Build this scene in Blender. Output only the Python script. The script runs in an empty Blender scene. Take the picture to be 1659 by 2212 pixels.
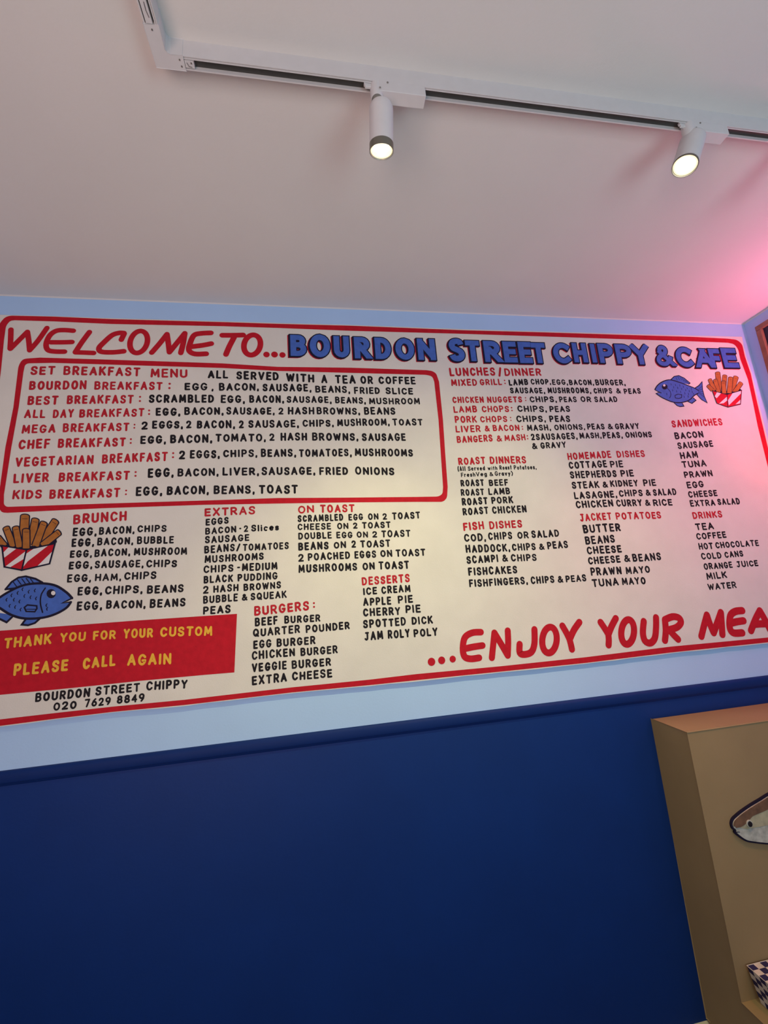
import bpy, math, random
from mathutils import Vector, Matrix
from mathutils.geometry import tessellate_polygon
random.seed(7)
PI = math.pi
col = bpy.context.scene.collection
scn = bpy.context.scene

# ------------------------------------------------------------------ camera
EYE, D = 1.6, 1.5          # eye height, distance to the menu wall
FPX, CX, CY = 880.78, 829.5, 1106.0
R = [[0.9863886640055685, 0.07218972635974003, -0.14773641030367451],
     [-0.040616249343005194, 0.9776007224015951, 0.2065118588584832],
     [0.15933525601892584, -0.19770045768279118, 0.9672263464264186]]   # rows: right, down, forward in (X, -Z, Y)
def w3(r): return Vector((r[0], r[2], -r[1]))
cam_d = bpy.data.cameras.new('camera'); cam = bpy.data.objects.new('camera', cam_d); col.objects.link(cam)
cx_, cy_, cz_ = w3(R[0]), -w3(R[1]), -w3(R[2])
cam.matrix_world = Matrix(((cx_.x, cy_.x, cz_.x, 0), (cx_.y, cy_.y, cz_.y, 0), (cx_.z, cy_.z, cz_.z, EYE), (0, 0, 0, 1)))
cam_d.sensor_fit = 'HORIZONTAL'; cam_d.sensor_width = 36; cam_d.lens = FPX / 1659 * 36
cam_d.clip_start = 0.02
scn.camera = cam

# ------------------------------------------------------------------ world, lights, exposure
scn.view_settings.view_transform = 'Standard'; scn.view_settings.look = 'None'
scn.view_settings.gamma = 1; scn.view_settings.exposure = 0.0
try: scn.view_settings.use_curve_mapping = False
except Exception: pass
world = bpy.data.worlds.new('world'); scn.world = world; world.use_nodes = True
world.node_tree.nodes['Background'].inputs[0].default_value = (0.35, 0.45, 0.7, 1)
world.node_tree.nodes['Background'].inputs[1].default_value = 0.02

def area(name, loc, aim, size, power, color, sy=None):
    l = bpy.data.lights.new(name, 'AREA'); l.energy = power; l.color = color; l.size = size
    if sy: l.shape = 'RECTANGLE'; l.size_y = sy
    o = bpy.data.objects.new(name, l); col.objects.link(o); o.location = loc
    o.rotation_euler = (Vector(aim) - Vector(loc)).to_track_quat('-Z', 'Y').to_euler()
    return o
# light of the rest of the room, behind the camera
area('room_light_warm', (-0.8, -0.7, 1.2), (-0.45, 0.5, 2.6), 1.2, 23.5, (1.0, 0.71, 0.62))
area('room_light_cool', (1.1, -1.0, 1.1), (0.9, 0.1, 2.7), 1.0, 19, (0.56, 0.80, 0.86))
SPOT_POWER = 30
NEON_POWER = 152
NEON_RED_POWER = 55

# ------------------------------------------------------------------ materials
def mat(name, color, rough=0.6, var=0.0, scale=30.0, bump=0.0, metal=0.0, emit=None, spec=0.5, bscale=None, detail=3):
    m = bpy.data.materials.new(name); m.use_nodes = True; nt = m.node_tree
    b = nt.nodes['Principled BSDF']
    b.inputs['Base Color'].default_value = (*color, 1); b.inputs['Roughness'].default_value = rough
    b.inputs['Metallic'].default_value = metal; b.inputs['Specular IOR Level'].default_value = spec
    tc = nt.nodes.new('ShaderNodeTexCoord')
    if var:
        n = nt.nodes.new('ShaderNodeTexNoise'); n.inputs['Scale'].default_value = scale; n.inputs['Detail'].default_value = detail
        nt.links.new(tc.outputs['Object'], n.inputs['Vector'])
        r = nt.nodes.new('ShaderNodeMapRange'); r.inputs['To Min'].default_value = 1 - var; r.inputs['To Max'].default_value = 1 + var
        r.inputs['From Min'].default_value = 0.3; r.inputs['From Max'].default_value = 0.7
        nt.links.new(n.outputs['Fac'], r.inputs['Value'])
        x = nt.nodes.new('ShaderNodeVectorMath'); x.operation = 'SCALE'; x.inputs[0].default_value = color
        nt.links.new(r.outputs['Result'], x.inputs['Scale']); nt.links.new(x.outputs[0], b.inputs['Base Color'])
    if bump:
        n2 = nt.nodes.new('ShaderNodeTexNoise'); n2.inputs['Scale'].default_value = bscale or scale * 6; n2.inputs['Detail'].default_value = 4
        nt.links.new(tc.outputs['Object'], n2.inputs['Vector'])
        bp = nt.nodes.new('ShaderNodeBump'); bp.inputs['Strength'].default_value = bump; bp.inputs['Distance'].default_value = 0.002
        nt.links.new(n2.outputs['Fac'], bp.inputs['Height']); nt.links.new(bp.outputs[0], b.inputs['Normal'])
    if emit:
        b.inputs['Emission Color'].default_value = (*emit[0], 1); b.inputs['Emission Strength'].default_value = emit[1]
    return m
M = dict(
    ceiling=mat('ceiling_paint', (0.72, 0.70, 0.68), 0.9, 0.02, 3, 0.15, bscale=180, spec=0.1),
    blue_wall=mat('pale_blue_paint', (0.43, 0.64, 0.94), 0.75, 0.02, 4, 0.12, bscale=150, spec=0.15),
    navy=mat('navy_paint', (0.0018, 0.029, 0.178), 0.55, 0.05, 5, 0.12, bscale=120, spec=0.25),
    navy_trim=mat('navy_gloss_paint', (0.0020, 0.022, 0.14), 0.6, 0.04, 9, spec=0.2),
    cream=mat('cream_gloss', (0.62, 0.58, 0.42), 0.5, 0.03, 9),
    floor=mat('brown_floor', (0.10, 0.07, 0.05), 0.6, 0.15, 12),
    paper=mat('menu_board_cream', (0.73, 0.71, 0.655), 0.85, 0.035, 9, 0.25, bscale=260, spec=0.1, detail=8),
    red=mat('painted_red', (0.50, 0.010, 0.024), 0.7, 0.08, 60, 0.2, bscale=300, spec=0.15),
    red2=mat('lettering_red', (0.46, 0.018, 0.032), 0.7, 0.12, 70, spec=0.15),
    black=mat('lettering_black', (0.014, 0.012, 0.016), 0.7, 0.2, 60, spec=0.15),
    yellow=mat('lettering_yellow', (0.80, 0.46, 0.055), 0.7, 0.08, 70, spec=0.15),
    blue=mat('painted_blue', (0.065, 0.145, 0.50), 0.7, 0.08, 60, spec=0.15),
    ink=mat('dark_outline', (0.012, 0.010, 0.030), 0.7, 0.1, 60, spec=0.15),
    chip=mat('painted_chip_orange', (0.40, 0.15, 0.035), 0.75, 0.12, 60, spec=0.15),
    white=mat('painted_white', (0.74, 0.72, 0.72), 0.75, 0.03, 40, spec=0.15),
    track=mat('white_powder_coat', (0.66, 0.65, 0.66), 0.45, 0.02, 40, spec=0.4),
    slot=mat('track_slot_dark', (0.05, 0.048, 0.045), 0.5, 0.1, 50),
    metal=mat('grey_metal', (0.30, 0.29, 0.27), 0.35, metal=0.8),
    bezel=mat('lamp_rim', (0.20, 0.19, 0.155), 0.4, metal=0.6),
    lamp=mat('lamp_glass', (0.9, 0.85, 0.75), 0.3, emit=((1.0, 0.90, 0.66), 0.95)),
    led=mat('lamp_led', (0.9, 0.85, 0.75), 0.3, emit=((1.0, 0.95, 0.84), 12.0)),
    lens_ring=mat('lamp_ring', (0.6, 0.5, 0.3), 0.3, emit=((1.0, 0.85, 0.55), 1.0)),
    tan=mat('tan_board', (0.32, 0.232, 0.118), 0.7, 0.04, 7, 0.1, bscale=90, spec=0.2),
    wood=mat('picture_frame_wood', (0.26, 0.13, 0.075), 0.5, 0.2, 25),
    dark=mat('dark_picture', (0.01, 0.014, 0.035), 0.4, 0.3, 12),
    fish_brown=mat('fish_brown', (0.16, 0.085, 0.045), 0.6, 0.3, 40),
    fish_cream=mat('fish_cream', (0.42, 0.40, 0.26), 0.6, 0.2, 40),
    fish_white=mat('fish_white', (0.46, 0.48, 0.42), 0.6, 0.25, 60),
    check_dark=mat('check_navy', (0.012, 0.012, 0.075), 0.6, 0.2, 40),
    check_pale=mat('check_cream', (0.62, 0.58, 0.50), 0.6, 0.1, 40),
    neon=mat('pink_neon', (1, 0.3, 0.5), 0.3, emit=((1.0, 0.24, 0.50), NEON_POWER)),
    neon_red=mat('red_neon', (1, 0.2, 0.2), 0.3, emit=((1.0, 0.12, 0.08), NEON_RED_POWER)),
)

# ------------------------------------------------------------------ mesh helpers
class MB:
    def __init__(s): s.v = []; s.f = []; s.m = []
    def face(s, pts, mi=0):
        i = len(s.v); s.v += [tuple(p) for p in pts]; s.f.append(tuple(range(i, i + len(pts)))); s.m.append(mi)
    def box(s, a, b, mi=0):
        x0, y0, z0 = a; x1, y1, z1 = b; i = len(s.v)
        s.v += [(x0, y0, z0), (x1, y0, z0), (x1, y1, z0), (x0, y1, z0), (x0, y0, z1), (x1, y0, z1), (x1, y1, z1), (x0, y1, z1)]
        for q in ((0, 3, 2, 1), (4, 5, 6, 7), (0, 1, 5, 4), (1, 2, 6, 5), (2, 3, 7, 6), (3, 0, 4, 7)):
            s.f.append(tuple(i + k for k in q)); s.m.append(mi)
    def prism(s, prof, f0, f1, mi=0):
        # closed profile (list of 2D) placed by f0 / f1 -> 3D
        n = len(prof); i = len(s.v)
        s.v += [tuple(f0(p)) for p in prof] + [tuple(f1(p)) for p in prof]
        for k in range(n): s.f.append((i + k, i + (k + 1) % n, i + n + (k + 1) % n, i + n + k)); s.m.append(mi)
        for t in tessellate_polygon([[Vector((p[0], p[1], 0)) for p in prof]]):
            s.f.append(tuple(i + k for k in t)); s.m.append(mi); s.f.append(tuple(i + n + k for k in reversed(t))); s.m.append(mi)
    def lathe(s, prof, base, axis, mi=0, n=40, close=False):
        # prof: (radius, distance along axis)
        a = Vector(axis).normalized(); u = a.orthogonal().normalized(); w = a.cross(u); b = Vector(base); i = len(s.v)
        for r, d in prof:
            for k in range(n):
                t = 2 * PI * k / n; s.v.append(tuple(b + a * d + (u * math.cos(t) + w * math.sin(t)) * r))
        for j in range(len(prof) - 1):
            for k in range(n):
                s.f.append((i + j * n + k, i + j * n + (k + 1) % n, i + (j + 1) * n + (k + 1) % n, i + (j + 1) * n + k)); s.m.append(mi)
        if close:
            s.f.append(tuple(i + k for k in reversed(range(n)))); s.m.append(mi)
            j = len(prof) - 1; s.f.append(tuple(i + j * n + k for k in range(n))); s.m.append(mi)
    def tube(s, pts, r, mi=0, n=10):
        pts = [Vector(p) for p in pts]; i = len(s.v); prev = None
        for j, p in enumerate(pts):
            t = (pts[min(j + 1, len(pts) - 1)] - pts[max(j - 1, 0)]).normalized()
            u = t.orthogonal().normalized() if prev is None else (prev - t * prev.dot(t)).normalized()
            prev = u; w = t.cross(u)
            for k in range(n):
                a = 2 * PI * k / n; s.v.append(tuple(p + (u * math.cos(a) + w * math.sin(a)) * r))
        for j in range(len(pts) - 1):
            for k in range(n):
                s.f.append((i + j * n + k, i + j * n + (k + 1) % n, i + (j + 1) * n + (k + 1) % n, i + (j + 1) * n + k)); s.m.append(mi)
    def build(s, name, mats, parent=None, smooth=False, bevel=0, recalc=True, **props):
        me = bpy.data.meshes.new(name); me.from_pydata(s.v, [], s.f)
        if not isinstance(mats, (list, tuple)): mats = [mats]
        for m in mats: me.materials.append(m)
        if len(mats) > 1: me.polygons.foreach_set('material_index', s.m)
        if smooth:
            me.polygons.foreach_set('use_smooth', [True] * len(me.polygons))
            me.set_sharp_from_angle(angle=math.radians(35))
        me.update()
        o = bpy.data.objects.new(name, me); col.objects.link(o)
        if parent is not None: o.parent = parent
        if bevel:
            b = o.modifiers.new('bevel', 'BEVEL'); b.width = bevel; b.segments = 3; b.limit_method = 'ANGLE'
        for k, val in props.items(): o[k] = val
        return o
def box_obj(name, a, b, m, parent=None, bevel=0, **p):
    mb = MB(); mb.box(a, b); return mb.build(name, m, parent, bevel=bevel, **p)
def empty(name, label, cat, group=None):
    o = bpy.data.objects.new(name, None); col.objects.link(o); o['label'] = label; o['category'] = cat
    if group: o['group'] = group
    return o

# ------------------------------------------------------------------ room shell
H = 2.783; XL, XR, YF = -2.6, 2.121, -2.6
ST = dict(kind='structure')
box_obj('wall_back', (XL - 0.1, D, 0), (XR + 0.1, D + 0.1, H), M['blue_wall'], **ST)
box_obj('wall_right', (XR, YF, 0), (XR + 0.1, D, H), M['blue_wall'], **ST)
box_obj('wall_left', (XL - 0.1, YF, 0), (XL, D, H), M['blue_wall'], **ST)
box_obj('wall_front', (XL - 0.1, YF - 0.1, 0), (XR + 0.1, YF, H), M['blue_wall'], **ST)
box_obj('floor', (XL - 0.1, YF - 0.1, -0.1), (XR + 0.1, D + 0.1, 0), M['floor'], **ST)
box_obj('ceiling', (XL - 0.1, YF - 0.1, H), (XR + 0.1, D + 0.1, H + 0.1), M['ceiling'], **ST)
# navy lower wall, its rail and the skirting
box_obj('trim_1', (XL, D - 0.004, 0.14), (XR, D, 1.140), M['navy'], label='navy painted lower wall panel', **ST)
mb = MB()
mb.prism([(0, 1.1285), (0.005, 1.1285), (0.0075, 1.131), (0.0085, 1.135), (0.0125, 1.137), (0.0145, 1.141), (0.0145, 1.158), (0.013, 1.164), (0.009, 1.1685), (0, 1.1695)],
         lambda p: (XL, D - p[0], p[1]), lambda p: (XR, D - p[0], p[1]))
mb.build('trim_2', M['navy_trim'], smooth=True, label='narrow navy rail along the top of the navy wall', **ST)
mb = MB()
mb.prism([(0, 0), (0.016, 0), (0.016, 0.125), (0.010, 0.140), (0, 0.1465)], lambda p: (XL, D - p[0], p[1]), lambda p: (XR, D - p[0], p[1]))
mb.build('baseboard_back', M['cream'], **ST)
mb = MB()  # thin pale strip along the joint of wall and ceiling
mb.prism([(0, H), (0.004, H), (0, H - 0.0035)], lambda p: (XL, D - p[0], p[1]), lambda p: (XR, D - p[0], p[1]))
mb.prism([(0, H), (0.004, H), (0, H - 0.0035)], lambda p: (XR - p[0], YF, p[1]), lambda p: (XR - p[0], D, p[1]))
mb.build('trim_3', M['ceiling'], label='thin white line between wall and ceiling', **ST)

# ------------------------------------------------------------------ menu board
YB = D - 0.011                     # face of the board
def W(px, py):                     # where the sight line through a pixel meets the board face -> (X, Z)
    c = ((px - CX) / FPX, (py - CY) / FPX, 1.0)
    r = [sum(R[k][j] * c[k] for k in range(3)) for j in range(3)]
    s = YB / r[2]
    return Vector((r[0] * s, EYE - r[1] * s))
ZO = dict(A=(0, 620, 3.456), B=(600, 690, 4.1475), C=(380, 690, 5.53), D=(400, 1080, 5.2667), E=(630, 1080, 5.027), F=(950, 710, 3.6867),
          G=(970, 970, 5.184), H=(1200, 880, 5.396), I=(1430, 880, 5.393), J=(0, 1080, 3.770), K=(900, 1280, 2.1858), L=(1400, 620, 6.405), P=(0, 0, 1))
def Z(z, x, y): o = ZO[z]; return W(o[0] + x / o[2], o[1] + y / o[2])

board = empty('menu_board', 'large cream hand-painted menu board with red border on the pale blue wall', 'menu board')
outline = [W(x, y) for x, y in [(-8, 679.5), (22, 680.5), (116, 683), (240, 687.5), (480, 694), (600, 697.5), (759, 702), (1000, 711), (1175, 716), (1400, 722.5), (1493, 725), (1603, 727.5),
    (1606, 745), (1612, 770), (1624, 805), (1637, 861), (1651, 919), (1663, 969)]]
outline += [Vector((1.985, 1.62)), Vector((1.975, 1.26))]
bot = [W(x, y) for x, y in [(1659, 1389), (1449, 1411.5), (1266, 1434), (1083, 1452.5), (960, 1465.5), (799, 1482), (630, 1497.5), (400, 1524.5), (241, 1539.8), (120, 1554), (0, 1570)]]
outline += bot + [Vector((-1.10, 1.285)), Vector((-1.114, 1.9)), Vector((-1.116, 2.690))]
dense = []
for i, p in enumerate(outline):
    q = outline[(i + 1) % len(outline)]; n = max(1, int((q - p).length / 0.06))
    for k in range(n):
        a = p.lerp(q, k / n); w = 0.0011 if (a.y < 1.35) else 0.0004
        dense.append(a + Vector((random.uniform(-w, w) * 0.4, random.uniform(-w, w))))
mb = MB(); mb.prism([(p.x, p.y) for p in dense], lambda p: (p[0], YB, p[1]), lambda p: (p[0], D - 0.0002, p[1]))
mb.build('board_sheet', M['paper'], board)

def catmull(pts, sub=5, closed=False):
    n = len(pts); out = []
    rng = range(n if closed else n - 1)
    for i in rng:
        g = (lambda k: pts[k % n]) if closed else (lambda k: pts[min(max(k, 0), n - 1)])
        p0, p1, p2, p3 = g(i - 1), g(i), g(i + 1), g(i + 2)
        for s in range(sub):
            t = s / sub
            out.append(0.5 * ((2 * p1) + (p2 - p0) * t + (2 * p0 - 5 * p1 + 4 * p2 - p3) * t * t + (3 * p1 - p0 - 3 * p2 + p3) * t ** 3))
    if not closed: out.append(pts[-1].copy())
    return out
def ribbon(mb, pts, w, y, mi=0, closed=False, cap='round', ext=0.0, wf=None):
    """one brush stroke lying on the plane Y = y"""
    P = []
    for p in pts:
        if not P or (p - P[-1]).length > w * 0.06: P.append(p)
    if len(P) < 2:
        c = P[0]; mb.face([(c.x + w / 2 * math.cos(a), y, c.y + w / 2 * math.sin(a)) for a in [2 * PI * k / 14 for k in range(14)]], mi); return
    if ext and not closed:
        P[0] = P[0] + (P[0] - P[1]).normalized() * ext; P[-1] = P[-1] + (P[-1] - P[-2]).normalized() * ext
    n = len(P); L = []; Rr = []
    for i in range(n):
        if closed: a, b = P[i - 1], P[(i + 1) % n]; d1 = (P[i] - a).normalized(); d2 = (b - P[i]).normalized()
        else:
            d1 = (P[i] - P[i - 1]).normalized() if i else (P[1] - P[0]).normalized()
            d2 = (P[i + 1] - P[i]).normalized() if i < n - 1 else d1
        nn = Vector((-(d1.y + d2.y), d1.x + d2.x))
        if nn.length < 1e-5: nn = Vector((-d1.y, d1.x))
        nn.normalize(); c = max(0.5, nn.dot(Vector((-d1.y, d1.x))))
        hw = w / 2 * (wf(i / (n - 1)) if wf else 1)
        L.append(P[i] + nn * hw / c); Rr.append(P[i] - nn * hw / c)
    f = lambda p: (p.x, y, p.y)
    for i in range(n if closed else n - 1):
        j = (i + 1) % n; mb.face([f(L[i]), f(Rr[i]), f(Rr[j]), f(L[j])], mi)
    if not closed and cap == 'round':
        for c, d, l, r in ((P[0], P[0] - P[1], L[0], Rr[0]), (P[-1], P[-1] - P[-2], Rr[-1], L[-1])):
            d = d.normalized(); hw = (l - r).length / 2; m_ = (l + r) / 2; u = (l - m_).normalized()
            arc = [m_ + (u * math.cos(t) + d * math.sin(t)) * hw for t in [PI * k / 6 for k in range(7)]]
            mb.face([f(p) for p in reversed(arc)], mi)
def fill(mb, loops, y, mi=0):
    vs = [[Vector((p.x, p.y, 0)) for p in l] for l in loops]; flat = [p for l in loops for p in l]; i = len(mb.v)
    mb.v += [(p.x, y, p.y) for p in flat]
    for t in tessellate_polygon(vs):
        a, b, c = (flat[k] for k in t)
        if (b - a).cross(c - a) < 0: t = (t[0], t[2], t[1])
        mb.f.append(tuple(i + k for k in t)); mb.m.append(mi)
Y1 = YB - 0.0004
def fillet(loop, r):
    out = []; n = len(loop)
    for i, p in enumerate(loop):
        a, b = loop[i - 1] - p, loop[(i + 1) % n] - p; ang = math.pi - a.angle(b)
        if ang < 0.22: out.append(p); continue
        d = min(r, a.length * .48, b.length * .48); p0, p1 = p + a.normalized() * d, p + b.normalized() * d
        for k in range(6):
            t = k / 5; out.append(p0 * (1 - t) ** 2 + p * 2 * t * (1 - t) + p1 * t * t)
    return out

# red outer border (right and bottom and left run on beyond the frame)
o_out = [W(x, y) for x, y in [(11.6, 685), (23, 681.9), (116, 684), (240, 689.4), (480, 695.8), (600, 699.6), (759, 703.7), (1000, 713.4), (1175, 718), (1400, 725), (1493.7, 727.7),
    (1571.7, 731.6), (1592, 734), (1603, 743.3), (1609, 770), (1621.7, 807.3), (1634, 863.6), (1647.5, 919.8), (1659, 969)]] + [Vector((1.966, 1.65)), Vector((1.96, 1.31)), Vector((1.925, 1.277))]
o_out += [W(x, y) for x, y in [(1659, 1387.5), (1449, 1409.5), (1266, 1431.9), (1083, 1450.6), (960, 1463), (799, 1479.8), (630, 1495.8), (400, 1522.7), (241, 1538), (120.6, 1552.4), (0, 1568)]]
o_out += [Vector((-1.07, 1.292)), Vector((-1.09, 1.32)), Vector((-1.108, 1.9)), Vector((-1.106, 2.64)), W(-4, 706), W(2, 695)]
o_in = [W(x, y) for x, y in [(22, 693.2), (32, 692), (116, 694.4), (240, 700), (480, 704.8), (600, 708.6), (759, 714.8), (1000, 721.3), (1175, 727), (1400, 734.6), (1493.7, 737.4),
    (1571.7, 740.5), (1585.8, 743.3), (1594.4, 754.3), (1599, 776), (1615.5, 819.8), (1626.4, 869.8), (1636.5, 919.8), (1659, 1010)]] + [Vector((1.945, 1.66)), Vector((1.94, 1.33)), Vector((1.92, 1.296))]
o_in += [W(x, y) for x, y in [(1659, 1377), (1449, 1396.7), (1266, 1419.5), (1083, 1439), (900, 1456), (799, 1468), (630, 1484.8), (400, 1511.4), (241, 1526.6), (120.6, 1540), (0, 1554)]]
o_in += [Vector((-1.05, 1.312)), Vector((-1.07, 1.335)), Vector((-1.08, 1.9)), W(3, 793.6), W(8.7, 735.7), W(13, 704)]
mb = MB(); fill(mb, [fillet(o_out, .02), fillet(o_in, .015)], Y1); mb.build('border', M['red'], board, label='outer red painted border line')
i_out = [W(x, y) for x, y in [(49, 775.2), (86.8, 772.5), (240, 777.1), (480, 785), (600, 792.5), (759, 794.4), (920.7, 799.7), (934, 801.5), (942.4, 807), (948.4, 825), (956.8, 907), (961.7, 979.3),
    (967, 1051.7), (965.6, 1076), (957, 1084.2), (901.4, 1084.2), (744.7, 1085.4), (600, 1087.8), (440, 1090.6), (220, 1098), (16, 1107.9), (4, 1107), (-2, 1098), (-1, 1060), (11.6, 967), (29, 880), (40, 790)]]
i_in = [W(x, y) for x, y in [(60, 785), (115.7, 784), (240, 787.8), (480, 795), (600, 801.4), (759, 805.7), (920.7, 809.8), (934, 813), (938, 825), (947.2, 907), (952, 979.3),
    (957, 1051.7), (956, 1067), (947, 1072.6), (901.4, 1073.4), (744.7, 1075), (600, 1075.8), (480, 1080), (220, 1088), (14.5, 1095), (8.5, 1090), (8.7, 1068.5), (24.6, 967), (40.5, 880), (50.6, 805), (54, 789)]]
mb = MB(); fill(mb, [fillet(i_out, .02), fillet(i_in, .012)], Y1); mb.build('border', M['red'], board, label='inner red outline around the breakfast list')
banner = [W(x, y) for x, y in [(0, 1362.5), (159, 1350.6), (300, 1340), (440, 1330.7), (512, 1326), (509, 1392), (506.3, 1452.5), (440, 1458), (300, 1471), (159, 1485.8), (0, 1501)]] + [Vector((-1.04, 1.39)), Vector((-1.045, 1.54))]
mb = MB(); fill(mb, [banner], Y1); mb.build('banner', M['red'], board, label='solid red painted banner at the lower left')

# ---- hand lettering: each glyph is a few brush strokes; (width, strokes), strokes normalised 0..1
def arc(cx, cy, rx, ry, a0, a1, n=10):
    return [(cx + rx * math.cos(math.radians(a0 + (a1 - a0) * k / n)), cy + ry * math.sin(math.radians(a0 + (a1 - a0) * k / n))) for k in range(n + 1)]
def bowl(y0, y1, x=1.0, x0=0.0):
    r = (y1 - y0) / 2; return [(x0, y1), (0.5, y1)] + arc(0.5, (y0 + y1) / 2, x - 0.5, r, 90, -90, 8)[1:] + [(x0, y0)]
Sx = [(0.97, 0.80), (0.86, 0.95), (0.55, 1.0), (0.18, 0.94), (0.04, 0.76), (0.16, 0.60), (0.50, 0.51), (0.86, 0.40), (0.98, 0.23), (0.84, 0.06), (0.48, 0.0), (0.14, 0.05), (0.0, 0.20)]
G = {
 'A': (.66, [[(0, 0), (.5, 1)], [(.5, 1), (1, 0)], [(.2, .32), (.8, .32)]]),
 'B': (.58, [[(0, 0), (0, 1)], bowl(.54, 1, .92), bowl(0, .54, 1.0)]),
 'C': (.60, [[(1, .80)] + arc(.52, .5, .52, .5, 52, 308, 14) + [(1, .20)]]),
 'D': (.60, [[(0, 0), (0, 1)], [(0, 1)] + arc(.35, .5, .65, .5, 90, -90, 12) + [(0, 0)]]),
 'E': (.52, [[(0, 0), (0, 1)], [(0, 1), (1, 1)], [(0, .52), (.88, .52)], [(0, 0), (1, 0)]]),
 'F': (.50, [[(0, 0), (0, 1)], [(0, 1), (1, 1)], [(0, .50), (.85, .50)]]),
 'G': (.64, [[(.94, .80)] + arc(.5, .5, .5, .5, 50, 330, 15) + [(.97, .42), (.58, .42)]]),
 'H': (.60, [[(0, 0), (0, 1)], [(1, 0), (1, 1)], [(0, .5), (1, .5)]]),
 'I': (.02, [[(.5, 0), (.5, 1)]]),
 'J': (.55, [[(.25, 1), (1, 1)], [(.72, 1), (.72, .22), (.55, .03), (.3, 0), (0, .12)]]),
 'K': (.60, [[(0, 0), (0, 1)], [(.95, 1), (.08, .42)], [(.35, .58), (1, 0)]]),
 'L': (.50, [[(0, 1), (0, 0)], [(0, 0), (1, 0)]]),
 'M': (.74, [[(0, 0), (.08, 1)], [(.08, 1), (.5, .22)], [(.5, .22), (.92, 1)], [(.92, 1), (1, 0)]]),
 'N': (.62, [[(0, 0), (0, 1)], [(0, 1), (1, 0)], [(1, 0), (1, 1)]]),
 'O': (.64, ['o', arc(.5, .5, .5, .5, 90, 435, 23)]),
 'P': (.56, [[(0, 0), (0, 1)], bowl(.44, 1, 1.0)]),
 'Q': (.66, ['o', arc(.5, .5, .5, .5, 90, 430, 17), [(.58, .25), (1, -.06)]]),
 'R': (.58, [[(0, 0), (0, 1)], bowl(.46, 1, .95), [(.45, .46), (1, 0)]]),
 'S': (.56, [Sx]),
 'T': (.60, [[(0, 1), (1, 1)], [(.5, 1), (.5, 0)]]),
 'U': (.60, [[(0, 1), (0, .3)] + arc(.5, .3, .5, .3, 180, 360, 8) + [(1, 1)]]),
 'V': (.64, [[(0, 1), (.5, 0)], [(.5, 0), (1, 1)]]),
 'W': (.86, [[(0, 1), (.25, 0)], [(.25, 0), (.5, .85)], [(.5, .85), (.75, 0)], [(.75, 0), (1, 1)]]),
 'X': (.60, [[(0, 1), (1, 0)], [(1, 1), (0, 0)]]),
 'Y': (.60, [[(0, 1), (.5, .48)], [(1, 1), (.5, .48)], [(.5, .48), (.5, 0)]]),
 '0': (.58, ['o', arc(.5, .5, .5, .5, 90, 430, 17)]),
 '2': (.56, [[(.02, .78), (.16, .95), (.5, 1.0), (.84, .92), (.95, .74), (.82, .52), (.4, .25), (.0, .0)], [(0, 0), (1, 0)]]),
 '4': (.58, [[(.75, 0), (.75, 1)], [(.75, 1), (0, .32)], [(0, .32), (1, .32)]]),
 '6': (.58, [[(.80, 1), (.35, .75), (.08, .45), (0, .28)], ['c'] + arc(.5, .3, .5, .3, 180, 520, 14)]),
 '7': (.56, [[(0, 1), (1, 1)], [(1, 1), (.35, 0)]]),
 '8': (.58, [['c'] + arc(.5, .75, .42, .25, -90, 250, 13), ['c'] + arc(.5, .26, .5, .26, 90, 430, 14)]),
 '9': (.58, [['c'] + arc(.5, .7, .5, .3, 0, 340, 14), [(1, .7), (.9, .35), (.45, 0)]]),
 '&': (.72, [[(1, 0), (.3, .62)], [(.3, .62), (.2, .80), (.28, .95), (.44, 1), (.6, .93), (.64, .8), (.56, .66), (.40, .56)], [(.40, .56), (.12, .42), (0, .24), (.06, .08), (.26, 0), (.52, .02), (.74, .17)], [(.74, .17), (.86, .30), (.94, .45)]]),
 ',': (.06, [[(.6, .06), (0, -.16)]]),
 ':': (.02, [[(.5, .98)], [(.5, .12)]]),
 '-': (.34, [[(0, .5), (1, .5)]]),
 '/': (.42, [[(0, -.05), (1, 1.05)]]),
 '(': (.34, [[(1, 1.1), (.1, .75), (0, .35), (.8, -.12)]]),
 ')': (.34, [[(0, 1.1), (.9, .75), (1, .35), (.2, -.12)]]),
 'l': (.02, [[(.5, 0), (.5, 1)]]),
 'i': (.02, [[(.5, 0), (.5, .62)], [(.5, .9)]]),
 'c': (.46, [[(1, .55)] + arc(.5, .33, .5, .33, 60, 300, 10)]),
 'e': (.50, [[(.05, .34), (.97, .38)] + arc(.5, .33, .5, .33, 10, 310, 12)[1:]]),
 's': (.42, [[(x, y * .66) for x, y in Sx]]),
 'r': (.36, [[(0, 0), (0, .66)], [(0, .42), (.4, .62), (1, .62)]]),
 'v': (.46, [[(0, .66), (.5, 0)], [(.5, 0), (1, .66)]]),
 'd': (.48, [['c'] + arc(.45, .32, .45, .32, 0, 340, 12), [(1, 1), (1, 0)]]),
 'w': (.66, [[(0, .66), (.25, 0)], [(.25, 0), (.5, .55)], [(.5, .55), (.75, 0)], [(.75, 0), (1, .66)]]),
 't': (.36, [[(.5, 1), (.5, 0)], [(0, .66), (1, .66)]]),
 'h': (.46, [[(0, 0), (0, 1)], [(0, .42), (.3, .62), (.75, .62), (1, .42), (1, 0)]]),
 'o': (.48, [['c'] + arc(.5, .33, .5, .33, 90, 430, 13)]),
 'a': (.46, [['c'] + arc(.45, .32, .45, .32, 0, 340, 12), [(1, .66), (1, 0)]]),
 'g': (.46, [['c'] + arc(.45, .34, .45, .32, 0, 340, 12), [(1, .66), (1, -.15), (.6, -.32), (.05, -.25)]]),
 'y': (.46, [[(0, .66), (.5, .05)], [(1, .66), (.2, -.32)]]),
}
rnd = random.Random(3)
cnt = [0]
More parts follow.
